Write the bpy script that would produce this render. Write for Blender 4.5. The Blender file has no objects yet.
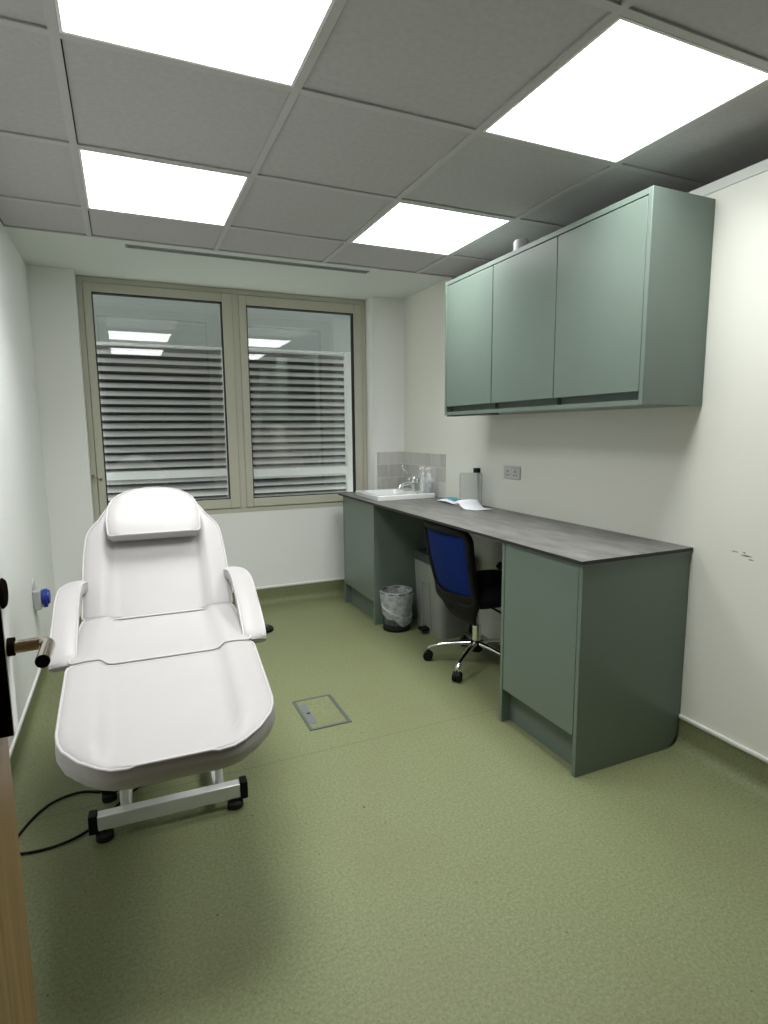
import bpy, bmesh, math, random
from mathutils import Vector, Matrix
random.seed(4)
PI = math.pi
scn = bpy.context.scene
COL = scn.collection

# ------------------------------------------------------------------ helpers
XF = {}                                   # object name -> matrix of its root (world)

class MB:
    """collects shapes, builds ONE mesh object"""
    def __init__(self): self.bm = bmesh.new()
    def _add(self, vs, fs):
        v = [self.bm.verts.new(p) for p in vs]
        for f in fs:
            try: self.bm.faces.new([v[i] for i in f])
            except ValueError: pass
        return v
    def box(self, x0, x1, y0, y1, z0, z1, M=None):
        x0, x1 = min(x0, x1), max(x0, x1); y0, y1 = min(y0, y1), max(y0, y1); z0, z1 = min(z0, z1), max(z0, z1)
        vs = [Vector((x, y, z)) for z in (z0, z1) for y in (y0, y1) for x in (x0, x1)]
        if M: vs = [M @ v for v in vs]
        self._add(vs, [(0, 2, 3, 1), (4, 5, 7, 6), (0, 1, 5, 4), (2, 6, 7, 3), (0, 4, 6, 2), (1, 3, 7, 5)])
        return self
    def prism(self, poly, d0, d1, axis='y', M=None):
        """poly of 2D points extruded along axis"""
        n = len(poly)
        def P(a, b, d):
            v = {'x': Vector((d, a, b)), 'y': Vector((a, d, b)), 'z': Vector((a, b, d))}[axis]
            return M @ v if M else v
        vs = [P(a, b, d0) for a, b in poly] + [P(a, b, d1) for a, b in poly]
        fs = [tuple(range(n))[::-1], tuple(range(n, 2 * n))]
        fs += [(i, (i + 1) % n, n + (i + 1) % n, n + i) for i in range(n)]
        self._add(vs, fs)
        return self
    def tube(self, pts, r, seg=10, closed=False, cap=True):
        pts = [Vector(p) for p in pts]
        n = len(pts)
        rad = r if isinstance(r, (list, tuple)) else [r] * n
        rings = []; up = None
        for i, p in enumerate(pts):
            if closed: t = pts[(i + 1) % n] - pts[i - 1]
            elif i == 0: t = pts[1] - pts[0]
            elif i == n - 1: t = pts[-1] - pts[-2]
            else: t = (pts[i + 1] - pts[i]).normalized() + (pts[i] - pts[i - 1]).normalized()
            t.normalize()
            if up is None:
                up = Vector((0, 0, 1)) if abs(t.z) < .9 else Vector((1, 0, 0))
            up = (up - t * up.dot(t)).normalized()
            b = t.cross(up)
            rings.append([self.bm.verts.new(p + (up * math.cos(2 * PI * k / seg) + b * math.sin(2 * PI * k / seg)) * rad[i]) for k in range(seg)])
        m = n if closed else n - 1
        for i in range(m):
            A, B = rings[i], rings[(i + 1) % n]
            for k in range(seg):
                self.bm.faces.new((A[k], A[(k + 1) % seg], B[(k + 1) % seg], B[k]))
        if cap and not closed:
            self.bm.faces.new(rings[0][::-1]); self.bm.faces.new(rings[-1])
        return self
    def lathe(self, prof, c=(0, 0, 0), seg=28, M=None, cap0=True, cap1=True, fn=None):
        """prof [(r,z)] turned about z through c"""
        c = Vector(c); rings = []
        for j, (r, z) in enumerate(prof):
            ring = []
            for k in range(seg):
                a = 2 * PI * k / seg
                p = Vector((r * math.cos(a), r * math.sin(a), z))
                if fn: p = fn(p, a, j)
                p = (M @ p if M else p) + c
                ring.append(self.bm.verts.new(p))
            rings.append(ring)
        for i in range(len(rings) - 1):
            for k in range(seg):
                self.bm.faces.new((rings[i][k], rings[i][(k + 1) % seg], rings[i + 1][(k + 1) % seg], rings[i + 1][k]))
        if cap0: self.bm.faces.new(rings[0][::-1])
        if cap1: self.bm.faces.new(rings[-1])
        return self
    def cyl(self, p0, p1, r, seg=20, r1=None):
        return self.tube([p0, p1], [r, r if r1 is None else r1], seg)
    def grid(self, rows, close_u=False):
        R = [[self.bm.verts.new(Vector(p)) for p in row] for row in rows]
        for i in range(len(R) - 1):
            n = len(R[i])
            for k in range(n if close_u else n - 1):
                self.bm.faces.new((R[i][k], R[i][(k + 1) % n], R[i + 1][(k + 1) % n], R[i + 1][k]))
        return R
    def build(self, name, m, parent=None, smooth=35, bevel=0, seg=2, sub=0, solid=0, local=False):
        bm = self.bm
        if parent is not None and not local:
            bm.transform(XF[parent.name].inverted())
        bmesh.ops.recalc_face_normals(bm, faces=bm.faces[:])
        me = bpy.data.meshes.new(name); bm.to_mesh(me); bm.free()
        me.materials.append(m)
        if smooth:
            me.shade_smooth()
            me.set_sharp_from_angle(angle=math.radians(smooth))
        o = bpy.data.objects.new(name, me); COL.objects.link(o)
        XF[o.name] = XF[parent.name] if parent is not None else Matrix()
        if parent is not None: o.parent = parent
        if solid:
            q = o.modifiers.new('solid', 'SOLIDIFY'); q.thickness = solid; q.offset = 0
        if bevel:
            q = o.modifiers.new('bevel', 'BEVEL'); q.width = bevel; q.segments = seg; q.limit_method = 'ANGLE'; q.angle_limit = math.radians(40)
        if sub:
            q = o.modifiers.new('sub', 'SUBSURF'); q.levels = sub; q.render_levels = sub
        return o

def tag(o, label=None, cat=None, group=None, kind=None):
    for k, v in (('label', label), ('category', cat), ('group', group), ('kind', kind)):
        if v: o[k] = v
    return o

def thing(name, label, cat, loc=(0, 0, 0), rz=0, group=None):
    o = bpy.data.objects.new(name, None); COL.objects.link(o)
    o.empty_display_size = .1
    o.location = loc; o.rotation_euler = (0, 0, rz)
    XF[o.name] = Matrix.Translation(loc) @ Matrix.Rotation(rz, 4, 'Z')
    return tag(o, label, cat, group)

def struct(name, mb, m, parent=None, **k):
    o = mb.build(name, m, parent, **k)
    if parent is None: o['kind'] = 'structure'
    return o

# ------------------------------------------------------------------ materials
def srgb(r, g, b):
    f = lambda c: (c / 255 / 12.92) if c / 255 <= .04045 else ((c / 255 + .055) / 1.055) ** 2.4
    return (f(r), f(g), f(b), 1)

def mat(name, col, rough=.5, metal=0, spec=.5, noise=None, bump=None, coat=0):
    m = bpy.data.materials.new(name); m.use_nodes = True
    nt = m.node_tree; b = nt.nodes['Principled BSDF']
    b.inputs['Base Color'].default_value = col
    b.inputs['Roughness'].default_value = rough
    b.inputs['Metallic'].default_value = metal
    b.inputs['Specular IOR Level'].default_value = spec
    b.inputs['Coat Weight'].default_value = coat
    tc = nt.nodes.new('ShaderNodeTexCoord')
    if noise:                     # (scale, amount, detail)
        n = nt.nodes.new('ShaderNodeTexNoise'); n.inputs['Scale'].default_value = noise[0]
        n.inputs['Detail'].default_value = noise[2] if len(noise) > 2 else 3
        r = nt.nodes.new('ShaderNodeValToRGB')
        a = noise[1]
        r.color_ramp.elements[0].position = .3; r.color_ramp.elements[1].position = .7
        r.color_ramp.elements[0].color = tuple(c * (1 - a) for c in col[:3]) + (1,)
        r.color_ramp.elements[1].color = tuple(min(1, c * (1 + a)) for c in col[:3]) + (1,)
        nt.links.new(tc.outputs['Object'], n.inputs['Vector'])
        nt.links.new(n.outputs['Fac'], r.inputs['Fac'])
        nt.links.new(r.outputs['Color'], b.inputs['Base Color'])
    if bump:                      # (scale, strength, distance)
        n = nt.nodes.new('ShaderNodeTexNoise'); n.inputs['Scale'].default_value = bump[0]; n.inputs['Detail'].default_value = 4
        q = nt.nodes.new('ShaderNodeBump'); q.inputs['Strength'].default_value = bump[1]; q.inputs['Distance'].default_value = bump[2]
        nt.links.new(tc.outputs['Object'], n.inputs['Vector'])
        nt.links.new(n.outputs['Fac'], q.inputs['Height'])
        nt.links.new(q.outputs['Normal'], b.inputs['Normal'])
    return m

def mixnode(nt, a, b, fac, blend='MIX'):
    x = nt.nodes.new('ShaderNodeMix'); x.data_type = 'RGBA'; x.blend_type = blend
    for s, v in ((6, a), (7, b)):
        if hasattr(v, 'links'): nt.links.new(v, x.inputs[s])
        else: x.inputs[s].default_value = v
    if hasattr(fac, 'links'): nt.links.new(fac, x.inputs[0])
    else: x.inputs[0].default_value = fac
    return x.outputs[2]

def math_n(nt, op, a, b=None, c=None):
    x = nt.nodes.new('ShaderNodeMath'); x.operation = op
    for i, v in enumerate((a, b, c)):
        if v is None: continue
        if hasattr(v, 'links'): nt.links.new(v, x.inputs[i])
        else: x.inputs[i].default_value = v
    return x.outputs[0]

def floor_mat():
    m = mat('sage_vinyl', srgb(138, 148, 108), rough=.55, spec=.35)
    nt = m.node_tree; b = nt.nodes['Principled BSDF']
    tc = nt.nodes.new('ShaderNodeTexCoord')
    def noise(s, d=2, r=.5):
        n = nt.nodes.new('ShaderNodeTexNoise'); n.inputs['Scale'].default_value = s; n.inputs['Detail'].default_value = d; n.inputs['Roughness'].default_value = r
        nt.links.new(tc.outputs['Object'], n.inputs['Vector']); return n.outputs['Fac']
    def ramp(f, p0, p1):
        r = nt.nodes.new('ShaderNodeMapRange'); nt.links.new(f, r.inputs[0])
        r.inputs[1].default_value = p0; r.inputs[2].default_value = p1; return r.outputs[0]
    base = mixnode(nt, FLOOR_A, FLOOR_B, ramp(noise(110, 4, .7), .35, .65))
    big = mixnode(nt, base, FLOOR_D, math_n(nt, 'MULTIPLY', ramp(noise(2.2, 4), .5, .75), .30))
    sp = mixnode(nt, big, FLOOR_C, math_n(nt, 'MULTIPLY', ramp(noise(260, 2), .60, .68), .5))
    sp2 = mixnode(nt, sp, FLOOR_E, math_n(nt, 'MULTIPLY', ramp(noise(190, 2), .64, .70), .35))
    dots = mixnode(nt, sp2, srgb(52, 52, 36), math_n(nt, 'MULTIPLY', ramp(noise(60, 1), .775, .79), .8))
    # welded seam between two vinyl sheets, running across the room
    sx = nt.nodes.new('ShaderNodeSeparateXYZ'); nt.links.new(tc.outputs['Object'], sx.inputs[0])
    d = math_n(nt, 'ABSOLUTE', math_n(nt, 'SUBTRACT', sx.outputs['Y'], 2.066))
    seam = math_n(nt, 'LESS_THAN', d, .003)
    col = mixnode(nt, dots, srgb(92, 100, 72), math_n(nt, 'MULTIPLY', seam, .55))
    nt.links.new(col, b.inputs['Base Color'])
    q = nt.nodes.new('ShaderNodeBump'); q.inputs['Strength'].default_value = .04; q.inputs['Distance'].default_value = .002
    nt.links.new(noise(150, 3), q.inputs['Height']); nt.links.new(q.outputs['Normal'], b.inputs['Normal'])
    return m
FLOOR_A = srgb(106, 114, 80); FLOOR_B = srgb(130, 135, 98); FLOOR_C = srgb(70, 76, 52); FLOOR_D = srgb(114, 108, 76); FLOOR_E = srgb(142, 132, 96)

def wall_mat(name, col, scuff=False):
    m = mat(name, col, rough=.6, spec=.3, bump=(260, .05, .001))
    if scuff:
        nt = m.node_tree; b = nt.nodes['Principled BSDF']
        tc = nt.nodes.new('ShaderNodeTexCoord')
        sx = nt.nodes.new('ShaderNodeSeparateXYZ'); nt.links.new(tc.outputs['Object'], sx.inputs[0])
        def blob(y, z, wy, wz):
            dy = math_n(nt, 'DIVIDE', math_n(nt, 'SUBTRACT', sx.outputs['Y'], y), wy)
            dz = math_n(nt, 'DIVIDE', math_n(nt, 'SUBTRACT', sx.outputs['Z'], z), wz)
            d = math_n(nt, 'ADD', math_n(nt, 'MULTIPLY', dy, dy), math_n(nt, 'MULTIPLY', dz, dz))
            k = math_n(nt, 'SUBTRACT', 1.0, d); k.node.use_clamp = True
            return k
        n = nt.nodes.new('ShaderNodeTexNoise'); n.inputs['Scale'].default_value = 90; n.inputs['Detail'].default_value = 5
        nt.links.new(tc.outputs['Object'], n.inputs['Vector'])
        mask = None
        for a in ((1.292, .814, .024, .0040), (1.275, .803, .012, .0030), (1.335, .822, .016, .0028), (1.30, .824, .006, .003)):
            k = blob(*a)
            mask = k if mask is None else math_n(nt, 'MAXIMUM', mask, k)
        r = nt.nodes.new('ShaderNodeMapRange'); nt.links.new(n.outputs['Fac'], r.inputs[0]); r.inputs[1].default_value = .30; r.inputs[2].default_value = .5
        f = math_n(nt, 'MULTIPLY', math_n(nt, 'MULTIPLY', mask, r.outputs[0]), 1.0); f.node.use_clamp = True
        nt.links.new(mixnode(nt, col, srgb(50, 52, 48), f), b.inputs['Base Color'])
    return m

def tile_mat(name):
    """mottled grey wall tiles in a running layout"""
    m = mat(name, srgb(170, 168, 160), rough=.35)
    nt = m.node_tree; b = nt.nodes['Principled BSDF']
    tc = nt.nodes.new('ShaderNodeTexCoord')
    mp = nt.nodes.new('ShaderNodeMapping'); nt.links.new(tc.outputs['Object'], mp.inputs[0])
    sx = nt.nodes.new('ShaderNodeSeparateXYZ'); nt.links.new(mp.outputs[0], sx.inputs[0])
    u = math_n(nt, 'ADD', sx.outputs['X'], sx.outputs['Y'])
    cb = nt.nodes.new('ShaderNodeCombineXYZ'); nt.links.new(u, cb.inputs[0]); nt.links.new(sx.outputs['Z'], cb.inputs[1])
    br = nt.nodes.new('ShaderNodeTexBrick'); nt.links.new(cb.outputs[0], br.inputs['Vector'])
    br.inputs['Scale'].default_value = 1; br.inputs['Brick Width'].default_value = .125; br.inputs['Row Height'].default_value = .098
    br.inputs['Mortar Size'].default_value = .0018; br.inputs['Bias'].default_value = 0
    br.inputs['Color1'].default_value = srgb(156, 157, 151); br.inputs['Color2'].default_value = srgb(210, 210, 205); br.inputs['Mortar'].default_value = srgb(222, 221, 216)
    n = nt.nodes.new('ShaderNodeTexNoise'); n.inputs['Scale'].default_value = 22; n.inputs['Detail'].default_value = 5
    mp2 = nt.nodes.new('ShaderNodeMapping'); mp2.inputs['Scale'].default_value = (1, 1, .25); nt.links.new(tc.outputs['Object'], mp2.inputs[0]); nt.links.new(mp2.outputs[0], n.inputs['Vector'])
    c = mixnode(nt, br.outputs['Color'], srgb(222, 221, 215), math_n(nt, 'MULTIPLY', n.outputs['Fac'], .7))
    nt.links.new(c, b.inputs['Base Color'])
    return m

def worktop_mat():
    m = mat('concrete_laminate', srgb(112, 110, 106), rough=.42, spec=.45)
    nt = m.node_tree; b = nt.nodes['Principled BSDF']
    tc = nt.nodes.new('ShaderNodeTexCoord')
    mp = nt.nodes.new('ShaderNodeMapping'); mp.inputs['Scale'].default_value = (7, 2.2, 3); nt.links.new(tc.outputs['Object'], mp.inputs[0])
    n = nt.nodes.new('ShaderNodeTexNoise'); n.inputs['Scale'].default_value = 2.2; n.inputs['Detail'].default_value = 7; n.inputs['Roughness'].default_value = .65
    nt.links.new(mp.outputs[0], n.inputs['Vector'])
    r = nt.nodes.new('ShaderNodeValToRGB'); nt.links.new(n.outputs['Fac'], r.inputs['Fac'])
    r.color_ramp.elements[0].position = .3; r.color_ramp.elements[0].color = srgb(80, 80, 77)
    r.color_ramp.elements[1].position = .72; r.color_ramp.elements[1].color = srgb(130, 129, 125)
    nt.links.new(r.outputs['Color'], b.inputs['Base Color'])
    return m

def wood_mat():
    m = mat('oak_veneer', srgb(176, 132, 88), rough=.5)
    nt = m.node_tree; b = nt.nodes['Principled BSDF']
    tc = nt.nodes.new('ShaderNodeTexCoord')
    mp = nt.nodes.new('ShaderNodeMapping'); mp.inputs['Scale'].default_value = (30, 30, 1.4); nt.links.new(tc.outputs['Object'], mp.inputs[0])
    n = nt.nodes.new('ShaderNodeTexNoise'); n.inputs['Scale'].default_value = 1.5; n.inputs['Detail'].default_value = 6
    nt.links.new(mp.outputs[0], n.inputs['Vector'])
    r = nt.nodes.new('ShaderNodeValToRGB'); nt.links.new(n.outputs['Fac'], r.inputs['Fac'])
    r.color_ramp.elements[0].position = .3; r.color_ramp.elements[0].color = srgb(110, 88, 52)
    r.color_ramp.elements[1].position = .7; r.color_ramp.elements[1].color = srgb(146, 119, 76)
    nt.links.new(r.outputs['Color'], b.inputs['Base Color'])
    return m

def glassy(name, refl, tint=(1, 1, 1, 1), rough=0.0):
    m = bpy.data.materials.new(name); m.use_nodes = True
    nt = m.node_tree; nt.nodes.clear()
    o = nt.nodes.new('ShaderNodeOutputMaterial'); t = nt.nodes.new('ShaderNodeBsdfTransparent'); g = nt.nodes.new('ShaderNodeBsdfGlossy'); x = nt.nodes.new('ShaderNodeMixShader')
    t.inputs[0].default_value = tint; g.inputs['Roughness'].default_value = rough
    x.inputs[0].default_value = refl
    nt.links.new(t.outputs[0], x.inputs[1]); nt.links.new(g.outputs[0], x.inputs[2]); nt.links.new(x.outputs[0], o.inputs[0])
    return m

def film(name, col, alpha, rough=.4):
    """thin see-through plastic: part diffuse, part clear"""
    m = bpy.data.materials.new(name); m.use_nodes = True
    nt = m.node_tree; b = nt.nodes['Principled BSDF']
    b.inputs['Base Color'].default_value = col; b.inputs['Roughness'].default_value = rough; b.inputs['Alpha'].default_value = alpha
    n = nt.nodes.new('ShaderNodeTexNoise'); n.inputs['Scale'].default_value = 40; n.inputs['Detail'].default_value = 4
    tc = nt.nodes.new('ShaderNodeTexCoord'); nt.links.new(tc.outputs['Object'], n.inputs['Vector'])
    r = nt.nodes.new('ShaderNodeMapRange'); nt.links.new(n.outputs['Fac'], r.inputs[0])
    r.inputs[1].default_value = .3; r.inputs[2].default_value = .7; r.inputs[3].default_value = alpha * .75; r.inputs[4].default_value = min(1, alpha * 1.3)
    nt.links.new(r.outputs[0], b.inputs['Alpha'])
    q = nt.nodes.new('ShaderNodeBump'); q.inputs['Strength'].default_value = .5; q.inputs['Distance'].default_value = .006
    nt.links.new(n.outputs['Fac'], q.inputs['Height']); nt.links.new(q.outputs['Normal'], b.inputs['Normal'])
    return m

def emit(name, col, s):
    m = bpy.data.materials.new(name); m.use_nodes = True
    nt = m.node_tree; nt.nodes.clear()
    o = nt.nodes.new('ShaderNodeOutputMaterial'); e = nt.nodes.new('ShaderNodeEmission')
    e.inputs[0].default_value = col; e.inputs[1].default_value = s
    nt.links.new(e.outputs[0], o.inputs[0]); return m

PANEL = 6.0
AREA = 7.8          # watts of each panel's downward beam
M = dict(
    wall=wall_mat('white_wall_paint', srgb(240, 241, 238)),
    wall_r=wall_mat('white_wall_paint_scuffed', srgb(231, 232, 222), True),
    plaster=mat('white_ceiling_paint', srgb(216, 220, 214), rough=.7, spec=.2),
    tile=mat('mineral_ceiling_tile', srgb(190, 188, 189), rough=.9, spec=.1, noise=(55, .05, 5), bump=(300, .2, .002)),
    tbar=mat('ceiling_grid_metal', srgb(192, 190, 190), rough=.5),
    floor=floor_mat(),
    cap=mat('white_capping_strip', srgb(225, 226, 220), rough=.4),
    sage=mat('sage_green_laminate', srgb(106, 120, 110), rough=.36, spec=.5, noise=(6, .02)),
    sage_dark=mat('sage_green_plinth', srgb(98, 111, 102), rough=.5, spec=.4),
    worktop=worktop_mat(),
    edge=mat('black_core_edge', srgb(36, 35, 34), rough=.5),
    frame=mat('beige_window_aluminium', srgb(196, 194, 178), rough=.5),
    gasket=mat('black_window_gasket', srgb(24, 28, 26), rough=.7),
    glass=glassy('window_glass', .005),
    glass2=glassy('outer_window_glass', .10),
    void=mat('dark_gap_backing', srgb(58, 60, 60), rough=.9),
    outer=mat('white_outer_frame', srgb(244, 247, 246), rough=.45),
    slat=mat('grey_louvre_slat', srgb(236, 237, 236), rough=.32, metal=.0, spec=.7),
    vinyl=mat('white_upholstery_vinyl', srgb(176, 173, 172), rough=.42, spec=.45, noise=(9, .015), bump=(420, .10, .001)),
    piping=mat('white_piping', srgb(188, 185, 184), rough=.4),
    steelw=mat('silver_painted_steel', srgb(222, 224, 222), rough=.3, metal=.25),
    black=mat('black_plastic', srgb(11, 11, 12), rough=.55, spec=.22),
    rubber=mat('black_rubber', srgb(16, 16, 16), rough=.7),
    chrome=mat('chrome', srgb(225, 225, 225), rough=.12, metal=1),
    satin=mat('satin_steel', srgb(176, 166, 152), rough=.22, metal=1),
    bronze=mat('dark_bronze_plate', srgb(26, 20, 14), rough=.9, metal=.0, spec=.0),
    wood=wood_mat(),
    blue=mat('blue_mesh_fabric', srgb(3, 32, 98), rough=.8, spec=.2, noise=(500, .25, 2)),
    blackfab=mat('black_fabric', srgb(20, 21, 23), rough=.9, spec=.15, noise=(300, .2, 2)),
    bingrey=mat('grey_bin_plastic', srgb(128, 132, 126), rough=.45, noise=(8, .03)),
    bindark=mat('charcoal_bin_lid', srgb(50, 54, 54), rough=.5),
    ceramic=mat('white_ceramic', srgb(238, 240, 239), rough=.15, spec=.6, coat=.3),
    hole_shade=mat('dark_recess_shade', srgb(12, 12, 12), rough=.8),
    splash=tile_mat('grey_stone_tile'),
    acrylic=glassy('clear_acrylic', .05, (.985, .99, .99, 1), .03),
    acredge=film('acrylic_edge', srgb(200, 214, 214), .55),
    bottle=film('clear_bottle_plastic', srgb(222, 228, 228), .5),
    white=mat('white_plastic', srgb(236, 238, 238), rough=.4),
    paper=mat('white_paper', srgb(238, 240, 244), rough=.8, spec=.2),
    teal=mat('teal_print', srgb(70, 168, 184), rough=.6),
    palegrey=mat('grey_label', srgb(120, 130, 136), rough=.5),
    sockgrey=mat('grey_socket_plastic', srgb(196, 198, 196), rough=.4),
    sockbox=mat('grey_junction_box', srgb(168, 172, 170), rough=.5),
    sockblue=mat('blue_connector_plastic', srgb(20, 44, 140), rough=.4),
    ventm=mat('grey_vent_metal', srgb(150, 154, 150), rough=.5),
    boxframe=mat('grey_floor_box_frame', srgb(84, 90, 86), rough=.5),
    boxgrey=mat('grey_floor_box_flap', srgb(104, 110, 116), rough=.5),
    basket=mat('black_wire_mesh', srgb(40, 40, 40), rough=.5),
    liner=film('clear_bin_liner', srgb(226, 230, 232), .42),
    panel=emit('led_panel_diffuser', (.985, 1.0, 1.0, 1), PANEL),
    facade=mat('grey_facade_render', srgb(104, 110, 106), rough=.8, noise=(3, .05)),
    corridor=mat('corridor_paint', srgb(96, 95, 90), rough=.7),
)

# wire mesh of the waste bin: fine open lattice
def _mesh_basket():
    m = M['basket']; nt = m.node_tree; b = nt.nodes['Principled BSDF']
    tc = nt.nodes.new('ShaderNodeTexCoord')
    sx = nt.nodes.new('ShaderNodeSeparateXYZ'); nt.links.new(tc.outputs['Object'], sx.inputs[0])
    ang = math_n(nt, 'ARCTAN2', sx.outputs['Y'], sx.outputs['X'])
    p = math_n(nt, 'ADD', math_n(nt, 'MULTIPLY', ang, 22.0), math_n(nt, 'MULTIPLY', sx.outputs['Z'], 220.0))
    q = math_n(nt, 'SUBTRACT', math_n(nt, 'MULTIPLY', ang, 22.0), math_n(nt, 'MULTIPLY', sx.outputs['Z'], 220.0))
    s = math_n(nt, 'MAXIMUM', math_n(nt, 'ABSOLUTE', math_n(nt, 'SINE', p)), math_n(nt, 'ABSOLUTE', math_n(nt, 'SINE', q)))
    nt.links.new(math_n(nt, 'GREATER_THAN', s, .80), b.inputs['Alpha'])
_mesh_basket()

# ------------------------------------------------------------------ room shell
XL, XR, XR2 = -.448, 1.949, 2.309
YB, YW, YF = 4.0, 4.14, -.02           # pier face, window bay face, inner face of the front wall
H = 2.212
ZS = .119                              # top of coved skirting
X0, Y0 = -.0917, 1.1297                # ceiling grid origin (600 mm module)
YT = 3.314                             # end of the tiled field

struct('floor', MB().box(-.7, 2.5, -1.5, 4.3, -.06, 0), M['floor'], smooth=0)
struct('wall_left', MB().box(XL - .1, XL, -.12, 4.24, -.06, 2.4), M['wall'], smooth=0)
wr = MB().box(XR, XR + .1, -.12, YT, -.06, 2.11).box(XR, XR2 + .1, YT, 4.24, -.06, 2.4)
wr.box(XR2, XR2 + .1, -.12, YT, 2.0, 2.4).box(XR + .1, XR2, -.12, YT, 2.0, 2.09)
struct('wall_right', wr, M['wall_r'], smooth=0)
wb = MB().box(XL, -.207, YB, 4.24, -.06, 2.4).box(1.698, XR, YB, 4.24, -.06, 2.4).box(-.207, 1.698, YW, 4.24, -.06, .69)
struct('wall_back', wb, M['wall'], smooth=0)
DX0, DX1, DH = -.245, 1.85, 2.10  # unseen opening, widened so the front wall bounces less light
wf = MB().box(XL, DX0, -.12, YF, -.06, 2.4).box(DX1, XR2, -.12, YF, -.06, 2.4).box(DX0, DX1, -.12, YF, DH, 2.4)
struct('wall_front', wf, M['wall'], smooth=0)
# unseen corridor behind the camera, kept dark to cut bounce light
wc = MB().box(-.7, 2.5, -1.5, -1.4, -.06, 2.4).box(-.7, -.6, -1.4, -.12, -.06, 2.4).box(2.4, 2.5, -1.4, -.12, -.06, 2.4)
struct('wall_corridor', wc, M['corridor'], smooth=0)

# ceiling: mineral tiles and plain painted border by the window
cm = MB()
gx = [X0 + .6 * i for i in range(-1, 6)]
gy = [Y0 + .6 * j for j in range(-2, 5)]
lights = [(0, 2), (2, 2), (0, 0), (2, 0)]
xs = [XL] + [g for g in gx if XL + .02 < g < XR2 - .02] + [XR2]
ys = [YF - .1] + [g for g in gy if -.1 < g < YT - .02] + [YT]
struct('ceiling', cm.box(XL - .1, XR2 + .1, -1.5, YT + .006, H + .005, H + .06), M['tile'], smooth=0)
bars = MB()
W = .012
for g in xs[1:-1]: bars.box(g - W, g + W, ys[0], YT, H - .002, H + .004)
for g in ys[1:-1]:
    for a, b in zip(xs[:-1], xs[1:]): bars.box(a + W if a > XL else a, b - W if b < XR2 else b, g - W, g + W, H - .002, H + .004)
bars.box(XL, XR2, YT - .004, YT + .006, H - .003, H + .004)
struct('trim_1', bars, M['tbar'], smooth=0)
# thin dark strips painting the shadow line beside each bar
sj = MB()
for i, (a, b) in enumerate(zip(xs[:-1], xs[1:])):
    for j, (c, d) in enumerate(zip(ys[:-1], ys[1:])):
        e = .0035
        x_0, x_1 = a + W, b - W; y_0, y_1 = c + W, d - W
        if b >= XR2: x_1 = b
        if a <= XL: x_0 = a
        if d >= YT: y_1 = d - .004
        sj.box(x_0, x_1, y_0, y_0 + e, H + .0035, H + .0055)
        sj.box(x_0, x_0 + e, y_0 + e, y_1, H + .0035, H + .0055)
struct('trim_2', sj, M['hole_shade'], smooth=0)
struct('ceiling_border', MB().box(XL, XR2 + .1, YT + .006, 4.24, H, H + .06), M['plaster'], smooth=0)
# wall angle along the top of the lined right wall
tr = MB().box(XR - .004, XR, .0, YT, 2.076, 2.11)
struct('trim_3', tr, M['plaster'], smooth=0)

# coved vinyl skirting with white capping strip
def cove_profile(n=7, r=.045):
    pts = [(.085, .0003), (.06, .0018)]
    for k in range(n): 
        a = -PI / 2 - (PI / 2) * k / (n - 1)
        pts.append((.003 + r + r * math.cos(a), .003 + r + r * math.sin(a)))
    pts += [(.003, ZS - .004), (0, ZS - .004), (0, .0), (.085, .0)]
    return pts
cp = cove_profile()
def cove(name, axis, d0, d1, f):
    struct(name, MB().prism([f(a, b) for a, b in cp], d0, d1, axis), M['floor'], smooth=50)
cove('baseboard_left', 'y', .0, YB, lambda a, b: (XL + a, b))
cove('baseboard_right', 'y', .0, 1.93, lambda a, b: (XR - a, b))
cove('baseboard_back', 'x', -.207, 1.69, lambda a, b: (YW - a, b))
cove('baseboard_pier', 'x', XL + .004, -.207, lambda a, b: (YB - a, b))
CAPP = [(0, -.004), (.006, -.004), (.0085, .002), (.0085, .008), (.006, .012), (0, .012)]
struct('trim_4', MB().prism([(XL + a, ZS + b) for a, b in CAPP], .0, YB, 'y'), M['cap'])
struct('trim_5', MB().prism([(XR - a, ZS + b) for a, b in CAPP], .0, 1.93, 'y'), M['cap'])
struct('trim_6', MB().prism([(YW - a, ZS + b) for a, b in CAPP], -.207, 1.69, 'x').prism([(YB - a, ZS + b) for a, b in CAPP], XL + .009, -.207, 'x'), M['cap'])

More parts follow.
